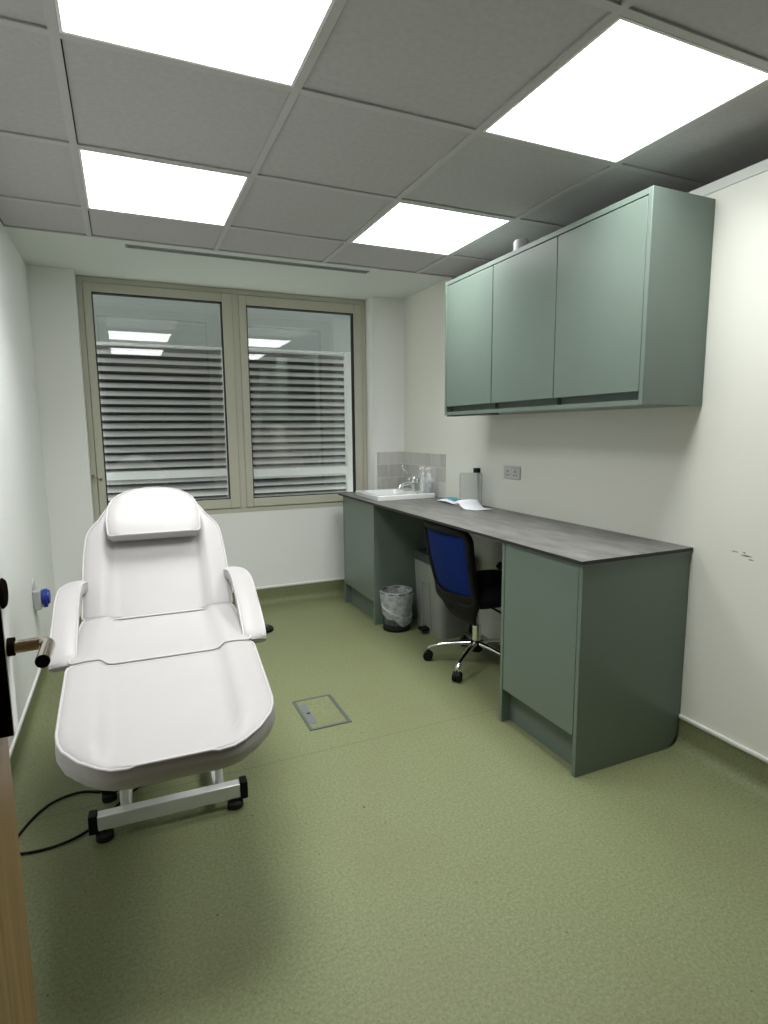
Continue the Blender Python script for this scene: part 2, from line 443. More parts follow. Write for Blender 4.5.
# ------------------------------------------------------------------ window
win = thing('window_1', None, None, (0, 0, 0)); win['kind'] = 'structure'
WX0, WX1, WZ0, WZ1 = -.206, 1.697, .690, 2.2115
f = MB()
OW = .032
yF, yBk = YW - .002, YW + .07
f.box(WX0, WX0 + OW, yF, yBk, WZ0, WZ1).box(WX1 - OW, WX1, yF, yBk, WZ0, WZ1)
f.box(WX0 + OW, WX1 - OW, yF, yBk, WZ1 - OW, WZ1).box(WX0 + OW, WX1 - OW, yF, yBk, WZ0, WZ0 + .034)
f.box(.725, .768, yF, yBk, WZ0 + .034, WZ1 - OW)
f.build('window_frame', M['frame'], win, bevel=.003)
P1 = (-.127, .657, .791, 2.122); P2 = (.818, 1.600, .787, 2.112)
def sash(x0, x1, z0, z1, pane):
    s = MB(); g = MB()
    ya, yb = YW - .012, YW + .05
    a0, a1, b0, b1 = pane
    s.box(x0, a0, ya, yb, z0, z1).box(a1, x1, ya, yb, z0, z1).box(a0, a1, ya, yb, z0, b0).box(a0, a1, ya, yb, b1, z1)
    o = s.build('sash', M['frame'], win, bevel=.004)
    q = .006
    g.box(a0, a0 + q, ya + .004, yb - .01, b0, b1).box(a1 - q, a1, ya + .004, yb - .01, b0, b1)
    g.box(a0 + q, a1 - q, ya + .004, yb - .01, b1 - q, b1).box(a0 + q, a1 - q, ya + .004, yb - .01, b0, b0 + q * .6)
    g.build('gasket', M['gasket'], o)
    MB().box(a0 + q, a1 - q, YW + .016, YW + .022, b0 + q * .6, b1 - q).build('pane', M['glass'], o, smooth=0)
sash(WX0 + OW + .003, .7255, WZ0 + .037, WZ1 - OW - .003, P1)
sash(.7675, WX1 - OW - .003, WZ0 + .037, WZ1 - OW - .003, P2)
# restrictor cable at the left jamb
r_ = MB().tube([(-.196, YW - .02, .985), (-.18, YW - .035, .978), (-.163, YW - .03, .968), (-.15, YW - .016, .964)], .0035, 8)
r_.box(-.204, -.188, YW - .026, YW - .002, .978, .994).box(-.158, -.144, YW - .022, YW - .011, .957, .971)
r_.build('window_restrictor', M['satin'], win)

# white outer casements beyond the glass
win2 = thing('window_2', None, None, (0, 0, 0)); win2['kind'] = 'structure'
def outer(x0, x1, xa, xb, zt, zb, tb0, tb1):
    YO = 4.48
    m = MB()
    m.box(xa, xb, YO, YO + .05, zb, zt)                                   # right stile
    m.box(x0, xa, YO, YO + .05, tb0, tb1)                              # transom
    m.box(x0, xa, YO + .02, YO + .05, zt - .012, zt)                     # thin head
    m.box(x0 - .05, x0, YO, YO + .05, zb, zt)                            # left stile
    m.box(x0, xa, YO + .01, YO + .05, zb - .01, zb + .012)               # sill bead
    o = m.build('casement', M['outer'], win2, bevel=.004)
    c = (x0 + xa) / 2
    MB().box(x0, xb + .04, YO + .064, YO + .070, zb - .02, 2.36).build('pane', M['glass2'], o, smooth=0)
    MB().box(c - .03, c + .03, YO - .012, YO, tb1 - .018, tb1 - .004).box(c - .012, c + .012, YO - .022, YO - .012, tb1 - .015, tb1 + .003).build('latch', M['outer'], o, bevel=.003)
outer(-.19, .73, 0.700, 0.746, 1.874, 0.745, 0.929, 0.982)
outer(.815, 1.65, 1.663, 1.738, 1.881, 0.735, 0.913, 0.969)
# own facade above the window and the building across the light well
ow = MB().box(-3, 5, 4.24, 4.34, 2.26, 3.3)
struct('wall_exterior', ow, M['facade'], smooth=0)
fo = MB().box(-6, 8, 6.4, 6.6, -.5, 6.2)
for k in range(6):
    zz = 1.9 + k * .9
    fo.box(-6, 8, 6.37, 6.4, zz, zz + .05)
struct('wall_opposite', fo, M['facade'], smooth=0)
# louvre screen
YL = 4.62
vb = MB().box(-.5, 2.05, YL + .38, YL + .40, .3, 1.8735).box(-.52, -.5, YL + .09, YL + .40, .3, 1.8735).box(2.05, 2.07, YL + .09, YL + .40, .3, 1.8735).box(-.5, 2.05, YL + .09, YL + .38, .3, .32)
struct('wall_dark_backing', vb, M['void'], smooth=0)  # added dark box, put in so the gaps between blades look dark
lv = thing('louvre_screen', 'grey horizontal louvre slats outside behind the window glass', 'louvre screen', (.75, 4.66, .4))
sl = MB()
pitch = .0576
z = .60
while z < 1.86:
    prof = [(YL, z), (YL + .001, z + .012)]         # blade: upright front, leaning back to an open gap below the next blade
    for k in range(1, 8):
        a = PI / 2 * k / 8
        prof.append((YL + .001 + .060 * (1 - math.cos(a)), z + .012 + .024 * math.sin(a)))
    back = [(y + .002, zz - .002) for y, zz in prof[::-1]]
    sl.prism(prof + back, -.5, 2.05, 'x')
    z += pitch
sl.build('slat', M['slat'], lv, smooth=50)
MB().box(-.5, 2.05, YL + .002, YL + .40, 1.874, 1.886).box(-.5, 2.05, YL + .002, YL + .012, 1.868, 1.874).build('head_rail', M['slat'], lv, bevel=.004)  # top plate extended as an added lid keeping sky light off the backing
for x in (-.46, .74, 2.02): MB().box(x - .012, x + .012, YL + .054, YL + .075, .3, 1.86).build('guide_rail', M['ventm'], lv)

# ------------------------------------------------------------------ ceiling lights
LL = {(0, 2): 'square ceiling light panel nearest the window on the left', (2, 2): 'square ceiling light panel nearest the window, beside the wall cabinets',
      (0, 0): 'square ceiling light panel cut off by the top edge, above the bed', (2, 0): 'large square ceiling light panel at the upper right, nearest the right wall'}
for (i, j) in lights:
    cx, cy_ = X0 + .6 * i + .3, Y0 + .6 * j + .3
    t = thing('ceiling_light', LL[(i, j)], 'ceiling light', (cx, cy_, H), group='square led ceiling panels')
    a, b = .287, .279
    fr = MB()
    fr.box(cx - a, cx + a, cy_ - a, cy_ - b, H - .003, H + .0049).box(cx - a, cx + a, cy_ + b, cy_ + a, H - .003, H + .0049)
    fr.box(cx - a, cx - b, cy_ - b, cy_ + b, H - .003, H + .0049).box(cx + b, cx + a, cy_ - b, cy_ + b, H - .003, H + .0049)
    fr.build('frame', M['white'], t)
    MB().box(cx - b, cx + b, cy_ - b, cy_ + b, H - .0015, H + .0049).build('diffuser', M['panel'], t, smooth=0)
    la = bpy.data.lights.new('panel_beam', 'AREA'); la.shape = 'SQUARE'; la.size = .55; la.energy = AREA; la.spread = math.radians(120); la.color = (.985, 1, 1)
    lo = bpy.data.objects.new('panel_beam', la); COL.objects.link(lo); lo.parent = t; lo.location = (0, 0, -.004)

# slot diffuser by the window
v = thing('ceiling_vent', 'long narrow slot air vent in the ceiling border before the window', 'air vent', (.74, 3.41, H))
VX0, VX1, VY0, VY1 = .07, 1.42, 3.385, 3.435
q = MB().box(VX0, VX1, VY0, VY0 + .010, H - .004, H - .0002).box(VX0, VX1, VY1 - .010, VY1, H - .004, H - .0002)
q.box(VX0, VX0 + .01, VY0 + .01, VY1 - .01, H - .004, H - .0002).box(VX1 - .01, VX1, VY0 + .01, VY1 - .01, H - .004, H - .0002)
q.box(VX0 + .01, VX1 - .01, 3.4065, 3.4135, H - .004, H - .0002)
q.build('frame', M['ventm'], v)
MB().box(VX0 + .01, VX1 - .01, VY0 + .01, 3.4065, H - .002, H - .0004).box(VX0 + .01, VX1 - .01, 3.4135, VY1 - .01, H - .002, H - .0004).build('slot', M['hole_shade'], v)

# ------------------------------------------------------------------ base cabinets, worktop
CX = 1.417; TP = .018; CZT = .794
def base_cabinet(label, y0, y1, rounded):
    t = thing('base_cabinet', label, 'cabinet', ((CX + XR) / 2, (y0 + y1) / 2, 0), group='sage base cabinets under the worktop')
    xb = XR - .002
    def side(ya, yb, rnd):
        if rnd:                             # lower rear corner rounded over the coved skirting
            r = .07
            pl = [(CX, 0), (xb - .075 - r, 0)]
            pl += [(xb - .075 - r + r * math.sin(a), r - r * math.cos(a)) for a in [PI / 2 * k / 8 for k in range(1, 9)]]
            pl += [(xb - .075 + .0, .11), (xb - .012, .135), (xb, .14), (xb, CZT), (CX, CZT)]
            pl = [(CX, 0.0005), (1.80, 0.0005)] + [(1.80 + .065 * math.sin(a), .065 - .065 * math.cos(a)) for a in [PI / 2 * k / 8 for k in range(1, 9)]] + [(1.9, .10), (1.925, .132), (xb, .132), (xb, CZT), (CX, CZT)]
            pl = [(CX, 0.0005), (xb - .085, 0.0005)] + [(xb - .085 + .075 * math.sin(a), .075 - .075 * math.cos(a)) for a in [PI / 2 * k / 8 for k in range(1, 9)]] + [(xb - .010, .135), (xb, .135), (xb, CZT), (CX, CZT)]
            mb = MB().prism(pl, ya, yb, 'y')
        else:
            mb = MB().box(CX, xb, ya, yb, .0005, CZT)
        return mb.build('side_panel', M['sage'], t, bevel=.0012)
    side(y0, y0 + TP, rounded); side(y1 - TP, y1, False)
    MB().box(CX + .045, xb - .1, y0 + TP, y1 - TP, .0005, .138).build('plinth', M['sage_dark'], t)
    c = MB().box(CX + .045, xb, y0 + TP, y1 - TP, .142, .16).box(xb - .02, xb, y0 + TP, y1 - TP, .16, CZT)
    MB().box(CX + .022, CX + .040, y0 + TP, y1 - TP, CZT - .06, CZT).build('top_rail', M['sage_dark'], t)
    c.build('carcass', M['sage_dark'], t)
    MB().box(CX + .001, CX + .02, y0 + TP + .003, y1 - TP - .003, .152, CZT - .004).build('door', M['sage'], t, bevel=.0015)
    return t
base_cabinet('sage green base cabinet standing nearest, with its big end panel in view', 1.506, 1.976, True)
base_cabinet('sage green base cabinet under the sink, by the window', 3.358, 3.925, False)
wt = thing('worktop', 'long dark grey stone-effect worktop along the right wall', 'worktop', (1.68, 2.74, .794))
SX0, SX1, SY0, SY1 = 1.475, 1.895, 3.41, 3.83            # sink cut-out outer rim
w = MB(); e_ = .02
wx0, wx1, wy0, wy1, za, zb = 1.405, XR - .002, 1.498, 3.985, .796, .807
w.box(wx0, wx1, wy0, SY0 + e_, za, zb).box(wx0, wx1, SY1 - e_, wy1, za, zb).box(wx0, SX0 + e_, SY0 + e_, SY1 - e_, za, zb).box(SX1 - e_, wx1, SY0 + e_, SY1 - e_, za, zb)
bmesh.ops.remove_doubles(w.bm, verts=w.bm.verts[:], dist=1e-5)
w.build('top', M['worktop'], wt)
MB().box(wx0 + .003, wx1, wy0 + .003, SY0 + e_, .7942, .796).box(wx0 + .003, SX0 + e_, SY0 + e_, SY1 - e_, .7942, .796).box(wx0 + .003, wx1, SY1 - e_, wy1, .7942, .796) \
    .box(wx0 - .0008, wx0, wy0 - .0008, wy1, .7942, .8062).box(wx0, wx1, wy0 - .0008, wy0, .7942, .8062).build('edge_band', M['edge'], wt)

# splashback of grey tiles
sp = thing('splashback', 'grey mottled tile splashback in the corner behind the sink', 'splashback', (1.9, 3.9, .81))
MB().box(1.722, XR - .0005, YB - .011, YB - .0005, .8075, 1.098).build('rear_tile_panel', M['splash'], sp)
MB().box(XR - .0115, XR - .0005, 3.368, YB - .0115, .8075, 1.098).build('side_tile_panel', M['splash'], sp)

# sink
sk = thing('sink', 'white rectangular ceramic sink set in the worktop by the window', 'sink', (1.685, 3.62, .807))
ZR = .838
def rrect(x0, x1, y0, y1, r, z, n=5):
    out = []
    for cx, cy_, a0 in ((x1 - r, y1 - r, 0), (x0 + r, y1 - r, PI / 2), (x0 + r, y0 + r, PI), (x1 - r, y0 + r, 1.5 * PI)):
        for k in range(n + 1):
            a = a0 + PI / 2 * k / n
            out.append((cx + r * math.cos(a), cy_ + r * math.sin(a), z))
    return out
b0, b1, c0, c1 = SX0 + .035, SX1 - .105, SY0 + .045, SY1 - .045
rows = [rrect(SX0 + .022, SX1 - .022, SY0 + .022, SY1 - .022, .02, .70), rrect(SX0 + .022, SX1 - .022, SY0 + .022, SY1 - .022, .02, .8075),
        rrect(SX0 + .001, SX1 - .001, SY0 + .001, SY1 - .001, .012, .8075), rrect(SX0, SX1, SY0, SY1, .012, ZR - .005), rrect(SX0 + .004, SX1 - .004, SY0 + .004, SY1 - .004, .012, ZR),
        rrect(b0, b1, c0, c1, .04, ZR - .001), rrect(b0 + .006, b1 - .006, c0 + .006, c1 - .006, .04, ZR - .010), rrect(b0 + .02, b1 - .012, c0 + .02, c1 - .02, .05, ZR - .09),
        rrect(b0 + .06, b1 - .05, c0 + .06, c1 - .06, .05, ZR - .118), rrect(b0 + .13, b1 - .11, c0 + .15, c1 - .15, .02, ZR - .122)]
m = MB(); R = m.grid(rows, close_u=True); m.bm.faces.new(R[-1]); m.bm.faces.new(R[0][::-1])
m.build('basin', M['ceramic'], sk, smooth=40)
MB().cyl((b1 - .016, 3.62, ZR - .036), (b1 - .006, 3.62, ZR - .036), .011).build('overflow_hole', M['hole_shade'], sk)

# lever mixer tap
tp = thing('tap', 'chrome mixer tap with long elbow lever on the sink rim', 'tap', (1.845, 3.63, ZR))
TX, TY = 1.845, 3.63
MB().lathe([(.024, 0), (.024, .006), (.017, .012), (.016, .05), (.019, .056), (.019, .085), (.014, .094), (.004, .097)], (TX, TY, ZR)).build('body', M['chrome'], tp)
MB().tube([(TX - .005, TY, ZR + .05), (TX - .05, TY - .01, ZR + .056), (TX - .10, TY - .02, ZR + .048), (TX - .125, TY - .026, ZR + .034), (TX - .128, TY - .027, ZR + .022)], [.016, .015, .014, .0135, .014], 14).build('spout', M['chrome'], tp)
for s in (-1, 1):
    MB().cyl((TX, TY + s * .015, ZR + .068), (TX, TY + s * .056, ZR + .072), .011).lathe([(.004, -.014), (.016, -.012), (.018, 0), (.016, .012), (.006, .016)], (TX, TY + s * .06, ZR + .073)).build('side_valve', M['chrome'], tp)
MB().tube([(TX, TY, ZR + .09), (TX - .008, TY + .03, ZR + .108), (TX - .018, TY + .09, ZR + .122), (TX - .022, TY + .125, ZR + .142), (TX - .024, TY + .138, ZR + .165)], [.008, .008, .009, .011, .010], 12).build('elbow_lever', M['chrome'], tp)

# bottles behind the sink
def bottle(name, label, x, y, r, h, tilt=0, lab=None):
    t = thing(name, label, 'bottle', (x, y, ZR + .0005), group='soap bottles by the sink')
    T = Matrix.Rotation(tilt, 4, 'Y')
    MB().lathe([(r * .92, 0), (r, .004), (r, h * .50), (r * .9, h * .58), (r * .45, h * .68), (r * .38, h * .70)], (x, y, ZR + .0005), 24, T).build('body', M['bottle'], t)
    MB().lathe([(r * .86, .004), (r * .86, h * .40), (.003, h * .40)], (x, y, ZR + .0005), 20, T, cap1=True).build('contents', M['white'] if lab is None else M['palegrey'], t)
    p = MB().lathe([(r * .42, h * .68), (r * .45, h * .76), (r * .2, h * .77), (r * .14, h * .77), (r * .14, h * .93), (r * .4, h * .935), (r * .4, h * .985), (r * .1, h)], (x, y, ZR + .0005), 16, T)
    a = T @ Vector((0, 0, h * .96)) + Vector((x, y, ZR))
    p.tube([a, a + Vector((-.018, -.006, 0)), a + Vector((-.030, -.010, -.008))], [.006, .005, .004], 8)
    p.build('pump', M['white'], t)
bottle('soap_bottle', 'slim clear pump bottle with white contents, left of the pair beside the tap', 1.853, 3.515, .021, .170)
bottle('soap_bottle', 'clear pump bottle with a grey label, right of the pair at the sink corner', 1.862, 3.442, .030, .170, lab=1)

# ------------------------------------------------------------------ wall cabinets
WX, WZA, WZB = 1.648, 1.338, 2.050
def wall_cabinet(label, y0, y1, near, far, strip=False):
    t = thing('wall_cabinet', label, 'cabinet', ((WX + XR) / 2, (y0 + y1) / 2, WZA), group='sage wall cabinets in a row')
    xb = XR - .002
    ya, yb = y0 + (TP if near else 0), y1 - (TP if far else 0)
    if near: MB().box(WX, xb, y0, ya, WZA, WZB).build('end_panel', M['sage'], t, bevel=.0012)
    if far: MB().box(WX, xb, yb, y1, WZA, WZB).build('end_panel', M['sage'], t, bevel=.0012)
    zl = WZA
    c = MB().box(WX + .024, xb, ya, yb, WZB - .018, WZB).box(WX + .001, xb, ya, yb, zl, WZA + .018).box(xb - .02, xb, ya, yb, WZA + .018, WZB - .018)
    c.box(WX + .001, WX + .0242, ya, yb, WZB - .0195, WZB).box(WX + .045, WX + .06, ya, yb, WZA + .018, WZA + .06)
    c.box(WX + .024, xb - .02, ya, ya + .0015, WZA + .018, WZB - .018).box(WX + .024, xb - .02, yb - .0015, yb, WZA + .018, WZB - .018)
    c.build('carcass', M['sage'], t)
    if strip: MB().box(WX + .004, WX + .055, ya + .004, yb - .002, WZA - .007, WZA - .0003).build('under_strip', M['bindark'], t)
    g = .0030
    MB().box(WX + .0015, WX + .02, ya + g, yb - g, WZA + .047, WZB - .0240).build('door', M['sage'], t, bevel=.0012)
wall_cabinet('sage green wall cabinet nearest, with its deep end panel in view', 1.500, 1.966, True, False)
wall_cabinet('middle sage green wall cabinet of the row', 1.966, 2.418, False, False)
wall_cabinet('sage green wall cabinet farthest away, nearest the window', 2.418, 2.867, False, True, True)
tub = MB().lathe([(.033, 0), (.036, .004), (.036, .050), (.031, .059), (.012, .061)], (1.715, 2.29, WZB + .0005), 24).build('tub', M['sockbox'])
tag(tub, 'small pale round tub standing on top of the wall cabinets', 'tub')

# ------------------------------------------------------------------ sockets
s = thing('wall_socket', 'pale grey double socket on the right wall above the worktop', 'socket', (XR, 2.634, 1.02))
y0, y1, z0, z1 = 2.562, 2.706, .986, 1.056
MB().box(XR - .010, XR - .0005, y0, y1, z0, z1).build('faceplate', M['sockgrey'], s, bevel=.003)
for c in (2.600, 2.668):
    h_ = MB()
    h_.box(XR - .0115, XR - .0098, c - .004, c + .004, 1.022, 1.033)
    h_.box(XR - .0115, XR - .0098, c - .015, c - .007, 1.004, 1.010).box(XR - .0115, XR - .0098, c + .007, c + .015, 1.004, 1.010)
    h_.build('pin_holes', M['boxgrey'], s)
for c in (2.618, 2.650): MB().box(XR - .014, XR - .0098, c - .006, c + .006, 1.034, 1.050).build('rocker_switch', M['white'], s, bevel=.001)

s = thing('wall_socket', 'grey wall box with a round blue power connector on the left wall', 'socket', (XL, 3.28, .43))
MB().box(XL + .0005, XL + .034, 3.13, 3.215, .418, .512).build('box', M['sockbox'], s, bevel=.006)
Q = Matrix.Rotation(PI / 2, 4, 'Y')
MB().lathe([(.032, 0), (.032, .005), (.040, .006), (.040, .022), (.035, .026), (.033, .033), (.02, .035)], (XL + .0345, 3.173, .470), 24, Q).box(XL + .040, XL + .058, 3.153, 3.193, .424, .438).build('connector', M['sockblue'], s)
MB().lathe([(.028, 0), (.028, .004), (.016, .008)], (XL + .0005, 3.18, .535), 16, Q).build('cable_entry', M['sockgrey'], s)

# ------------------------------------------------------------------ things on the worktop
ZW = .8075
ah = thing('leaflet_holder', 'clear acrylic box holder standing on the worktop against the wall', 'holder', (1.86, 2.92, ZW), math.radians(-33))
R_ = XF[ah.name]
def lb(x0, x1, y0, y1, z0, z1): return MB().box(x0, x1, y0, y1, z0, z1)
th = .004
hw, hd, hh = .064, .046, .192
g = lb(-hw, hw, -hd, -hd + th, 0, hh); g.box(-hw, hw, hd - th, hd, 0, hh); g.box(-hw, -hw + th, -hd + th, hd - th, 0, hh); g.box(hw - th, hw, -hd + th, hd - th, 0, hh); g.box(-hw + th, hw - th, -hd + th, hd - th, 0, th)
ga = g.build('clear_wall', M['acrylic'], ah, smooth=0, local=True)
ed = MB()
for sx_ in (-1, 1):
    for sy_ in (-1, 1): ed.box(sx_ * hw - .002, sx_ * hw + .002, sy_ * hd - .002, sy_ * hd + .002, 0, hh)
for sy_ in (-1, 1): ed.box(-hw, hw, sy_ * hd - .0018, sy_ * hd + .0018, hh, hh + .003)
for sx_ in (-1, 1): ed.box(sx_ * hw - .0018, sx_ * hw + .0018, -hd, hd, hh, hh + .003)
ed.build('polished_edge', M['acredge'], ah, smooth=0, local=True)
lb(-.056, .056, -.038, .036, .0045, .012).build('insert', M['bindark'], ah, smooth=0, local=True)

hk = thing('wall_hook', 'small black block on the right wall just above the clear acrylic holder', 'hook', (XR, 2.975, 1.013))
MB().box(XR - .028, XR - .0005, 2.952, 2.992, .998, 1.028).build('block', M['black'], hk, bevel=.003)
MB().tube([(XR - .012, 2.965, .998), (XR - .011, 2.962, .92), (XR - .012, 2.955, .85), (XR - .02, 2.95, .812)], .0022, 8).build('thin_cord', M['sockbox'], hk)

def sheet(name, label, pts_fn, nu, nv, m, thick=.0012):
    b = MB(); b.grid([[pts_fn(i / nu, j / nv) for i in range(nu + 1)] for j in range(nv + 1)])
    o = b.build(name, m, smooth=60, solid=thick)
    return tag(o, label, 'paper')
# open white leaflet lying in front of the holder, one edge lifting
def curled(u, v):
    # u: along the worktop (towards the camera), v: from the front to the wall
    x = 1.725 + .125 * v + .05 * u
    y = 2.855 - .125 * u + .005 * v - .03 * v * (1 - u)
    z = ZW + .002 + .16 * max(0, (.45 - u)) ** 1.6 + .006 * math.sin(PI * v) * (1 - u)
    return (x, y, z)
sheet('paper_leaflet', 'white paper leaflet with a lifted edge in front of the clear holder', curled, 10, 8, M['paper'])
def folded(u, v):
    x = 1.80 + .085 * v
    y = 3.30 - .215 * u
    z = ZW + .002 + .026 * math.sin(PI * min(1, u * 1.1)) ** 1 * (.35 + .65 * v)
    return (x, y, z)
pk = thing('tissue_pack', 'white and teal soft pack lying between the sink and the clear holder', 'pack', (1.84, 3.1, ZW))
b = MB()
rows = []
for i in range(11):
    u = i / 10; y = 3.21 - .20 * u
    hgt = .026 * (max(0.02, math.sin(PI * (.06 + .88 * u))) ** .6)
    rows.append([(1.842 + .052 * math.cos(a) * (1 if abs(math.cos(a)) < .8 else .98), y, ZW + .001 + hgt * .5 * (1 + math.sin(a))) for a in [2 * PI * k / 16 for k in range(16)]])
R0 = b.grid(rows, close_u=True); b.bm.faces.new(R0[0]); b.bm.faces.new(R0[-1])
b.build('wrapper', M['paper'], pk, smooth=60)
b = MB()
b.grid([[(1.842 - .030 + .060 * k / 5, 3.165 - .13 * i / 6, ZW + .0275 + .002 * math.sin(i)) for k in range(6)] for i in range(7)])
b.build('flap', M['teal'], pk, smooth=60, solid=.0015)

# ------------------------------------------------------------------ treatment bed
BED = thing('treatment_bed', 'white padded treatment couch with raised backrest and armrests on a silver base', 'treatment bed', (.073, 1.862, 0), math.radians(-1.6))
def smooth(a, b, x):
    t = max(0, min(1, (x - a) / (b - a))); return t * t * (3 - 2 * t)
def cushion(name, stations, th, crease, rise, T, nu=28, piping=True, inset=.014, bulge=.007, fade=0):
    """padded section: stations [(v, halfwidth)], v along its length; T maps local (x, v, z) to the bed"""
    b = MB(); rows = []
    for (v_, hw_) in stations:
        row = []
        for k in range(nu + 1):
            x = -hw_ + 2 * hw_ * k / nu
            c = crease(v_)
            zz = rise * (1 - fade * (1 - smooth(stations[0][0], stations[0][0] + .16, v_))) * smooth(c, c + .030, abs(x)) - .004 * smooth(.86, 1, abs(x) / hw_)
            row.append((x, v_, zz))
        rows.append(row)
    G = [[b.bm.verts.new(T(*p)) for p in row] for row in rows]
    for i in range(len(G) - 1):
        for k in range(nu): b.bm.faces.new((G[i][k], G[i][k + 1], G[i + 1][k + 1], G[i + 1][k]))
    n = len(rows)
    idx = [(0, k) for k in range(nu + 1)] + [(i, nu) for i in range(1, n)] + [(n - 1, k) for k in range(nu - 1, -1, -1)] + [(i, 0) for i in range(n - 2, 0, -1)]
    loop = [Vector(rows[i][k]) for i, k in idx]
    L = len(loop)
    nrm = []
    for i in range(L):
        t = Vector((0, 0, 0))
        for dd in (1, 2, 3): t += loop[(i + dd) % L] - loop[i - dd]
        t.z = 0; t.normalize(); nrm.append(Vector((t.y, -t.x, 0)))
    prev = [G[i][k] for i, k in idx]
    for off, dz in ((.004, -.006), (bulge, -.018), (bulge + .001, -th * .45), (bulge - .006, -th * .75), (-inset * .6, -th * .93), (-inset * 2, -th)):
        ring = []
        for i in range(L):
            p = loop[i] + nrm[i] * off
            ring.append(b.bm.verts.new(T(p.x, p.y, p.z * (1 if dz > -.02 else .2) + dz)))
        for i in range(L): b.bm.faces.new((prev[i], prev[(i + 1) % L], ring[(i + 1) % L], ring[i]))
        prev = ring
    b.bm.faces.new(prev)
    o = b.build(name, M['vinyl'], BED, smooth=55, local=True)
    if piping:
        pts = [T(*(loop[i] + nrm[i] * .003 + Vector((0, 0, -.001)))) for i in range(L)]
        MB().tube(pts, .0038, 8, closed=True).build('piping', M['piping'], o, smooth=60, local=True)
    return o
def stat(ctrl, n):
    """interpolate (v, halfwidth) control points"""
    out = []
    v0, v1 = ctrl[0][0], ctrl[-1][0]
    vs = sorted(set([round(v0 + (v1 - v0) * i / n, 5) for i in range(n + 1)] + [c[0] for c in ctrl]))
    for v_ in vs:
        for (a, wa), (b, wb) in zip(ctrl[:-1], ctrl[1:]):
            if a - 1e-9 <= v_ <= b + 1e-9:
                out.append((v_, wa + (wb - wa) * (v_ - a) / (b - a))); break
    return out
ZT = .600
flat = lambda z0, slope=0: (lambda x, v_, z: Vector((x, v_, z0 + z + slope * v_)))
# leg section: tapers, front corners cut off and rounded
legc = [(-.640, .088), (-.634, .122), (-.622, .147), (-.590, .184), (-.545, .217), (-.515, .229), (-.475, .236), (-.36, .243), (-.20, .252), (-.095, .258), (-.074, .257), (-.064, .249)]
cushion('leg_section', stat(legc, 18), .060, lambda v_: .152 + .045 * (v_ + .06), .020, flat(ZT - .020), fade=.8)
seatc = [(-.036, .249), (-.026, .258), (.1, .262), (.25, .262), (.365, .256), (.378, .250)]
cushion('seat_section', stat(seatc, 10), .070, lambda v_: .152, .020, flat(ZT - .020))
# backrest, reclined
BA = math.radians(46)
BO = Vector((0, .392, ZT - .012))
def Tback(x, v_, z): return Vector((x, BO.y + v_ * math.cos(BA) - z * math.sin(BA), BO.z + v_ * math.sin(BA) + z * math.cos(BA)))
backc = [(0, .252), (.010, .259), (.12, .259), (.26, .256), (.34, .250), (.375, .243), (.40, .228), (.44, .200), (.50, .170), (.555, .145), (.575, .125), (.582, .10)]
cushion('backrest', stat(backc, 18), .075, lambda v_: .156, .020, Tback)
def Tpil(x, v_, z): return Tback(x, v_, z + .072 - .042 * smooth(.36, .60, v_))
pilc = [(.322, .158), (.330, .167), (.40, .171), (.47, .167), (.51, .154), (.54, .132), (.562, .100), (.573, .066), (.577, .035)]
cushion('head_cushion', stat(pilc, 12), .058, lambda v_: .3, 0, Tpil, bulge=.004, inset=.006)

# armrests: padded bars that rise from the seam and turn in to the backrest
for s in (-1, 1):
    path = [(.278, .000, .572), (.280, .018, .588), (.284, .09, .616), (.289, .20, .650), (.293, .30, .678), (.293, .37, .692), (.288, .42, .698), (.276, .455, .699), (.262, .475, .697)]
    # smooth path
    P = []
    for i in range(len(path) - 1):
        p0 = Vector(path[max(0, i - 1)]); p1 = Vector(path[i]); p2 = Vector(path[i + 1]); p3 = Vector(path[min(len(path) - 1, i + 2)])
        for k in range(4):
            t = k / 4
            P.append(.5 * ((2 * p1) + (p2 - p0) * t + (2 * p0 - 5 * p1 + 4 * p2 - p3) * t * t + (3 * p1 - p0 - 3 * p2 + p3) * t ** 3))
    P.append(Vector(path[-1]))
    b = MB(); rows = []; rimA = []; rimB = []
    for i, p in enumerate(P):
        t = (P[min(i + 1, len(P) - 1)] - P[max(i - 1, 0)]).normalized()
        side = Vector((t.y, -t.x, 0)).normalized() if i > 1 else Vector((1, 0, 0))
        up = side.cross(t).normalized()
        if up.z < 0: up = -up
        f_ = i / (len(P) - 1)
        hw_ = .038 - .012 * smooth(.6, 1, f_); hh_ = .026
        sec = [(-1, -.2), (-1, .45), (-.93, .72), (-.7, .88), (0, .95), (.7, .88), (.93, .72), (1, .45), (1, -.2), (.9, -.75), (.6, -1), (-.6, -1), (-.9, -.75)]
        row = []
        for a, c in sec:
            q = p + side * (a * hw_) + up * (c * hh_)
            row.append(Vector((q.x * s, q.y, q.z)))
        rows.append(row)
        rimA.append(row[2]); rimB.append(row[6])
    R0 = b.grid(rows, close_u=True); b.bm.faces.new(R0[0]); b.bm.faces.new(R0[-1])
    o = b.build('armrest', M['vinyl'], BED, smooth=60, bevel=.004, local=True)
    rim = rimA + rimB[::-1]
    MB().tube(rim, .0028, 6, closed=True).build('piping', M['piping'], o, smooth=60, local=True)
    MB().tube([(s * .272, .02, .578), (s * .264, .03, .53), (s * .22, .04, .50)], .010, 10).build("arm_bracket", M["black"], BED, local=True)
    MB().tube([(s * .262, .475, .690), (s * .23, .50, .64)], .011, 10).build("arm_pivot", M["black"], BED, local=True)

# base
lbx = lambda *a: MB().box(*a)
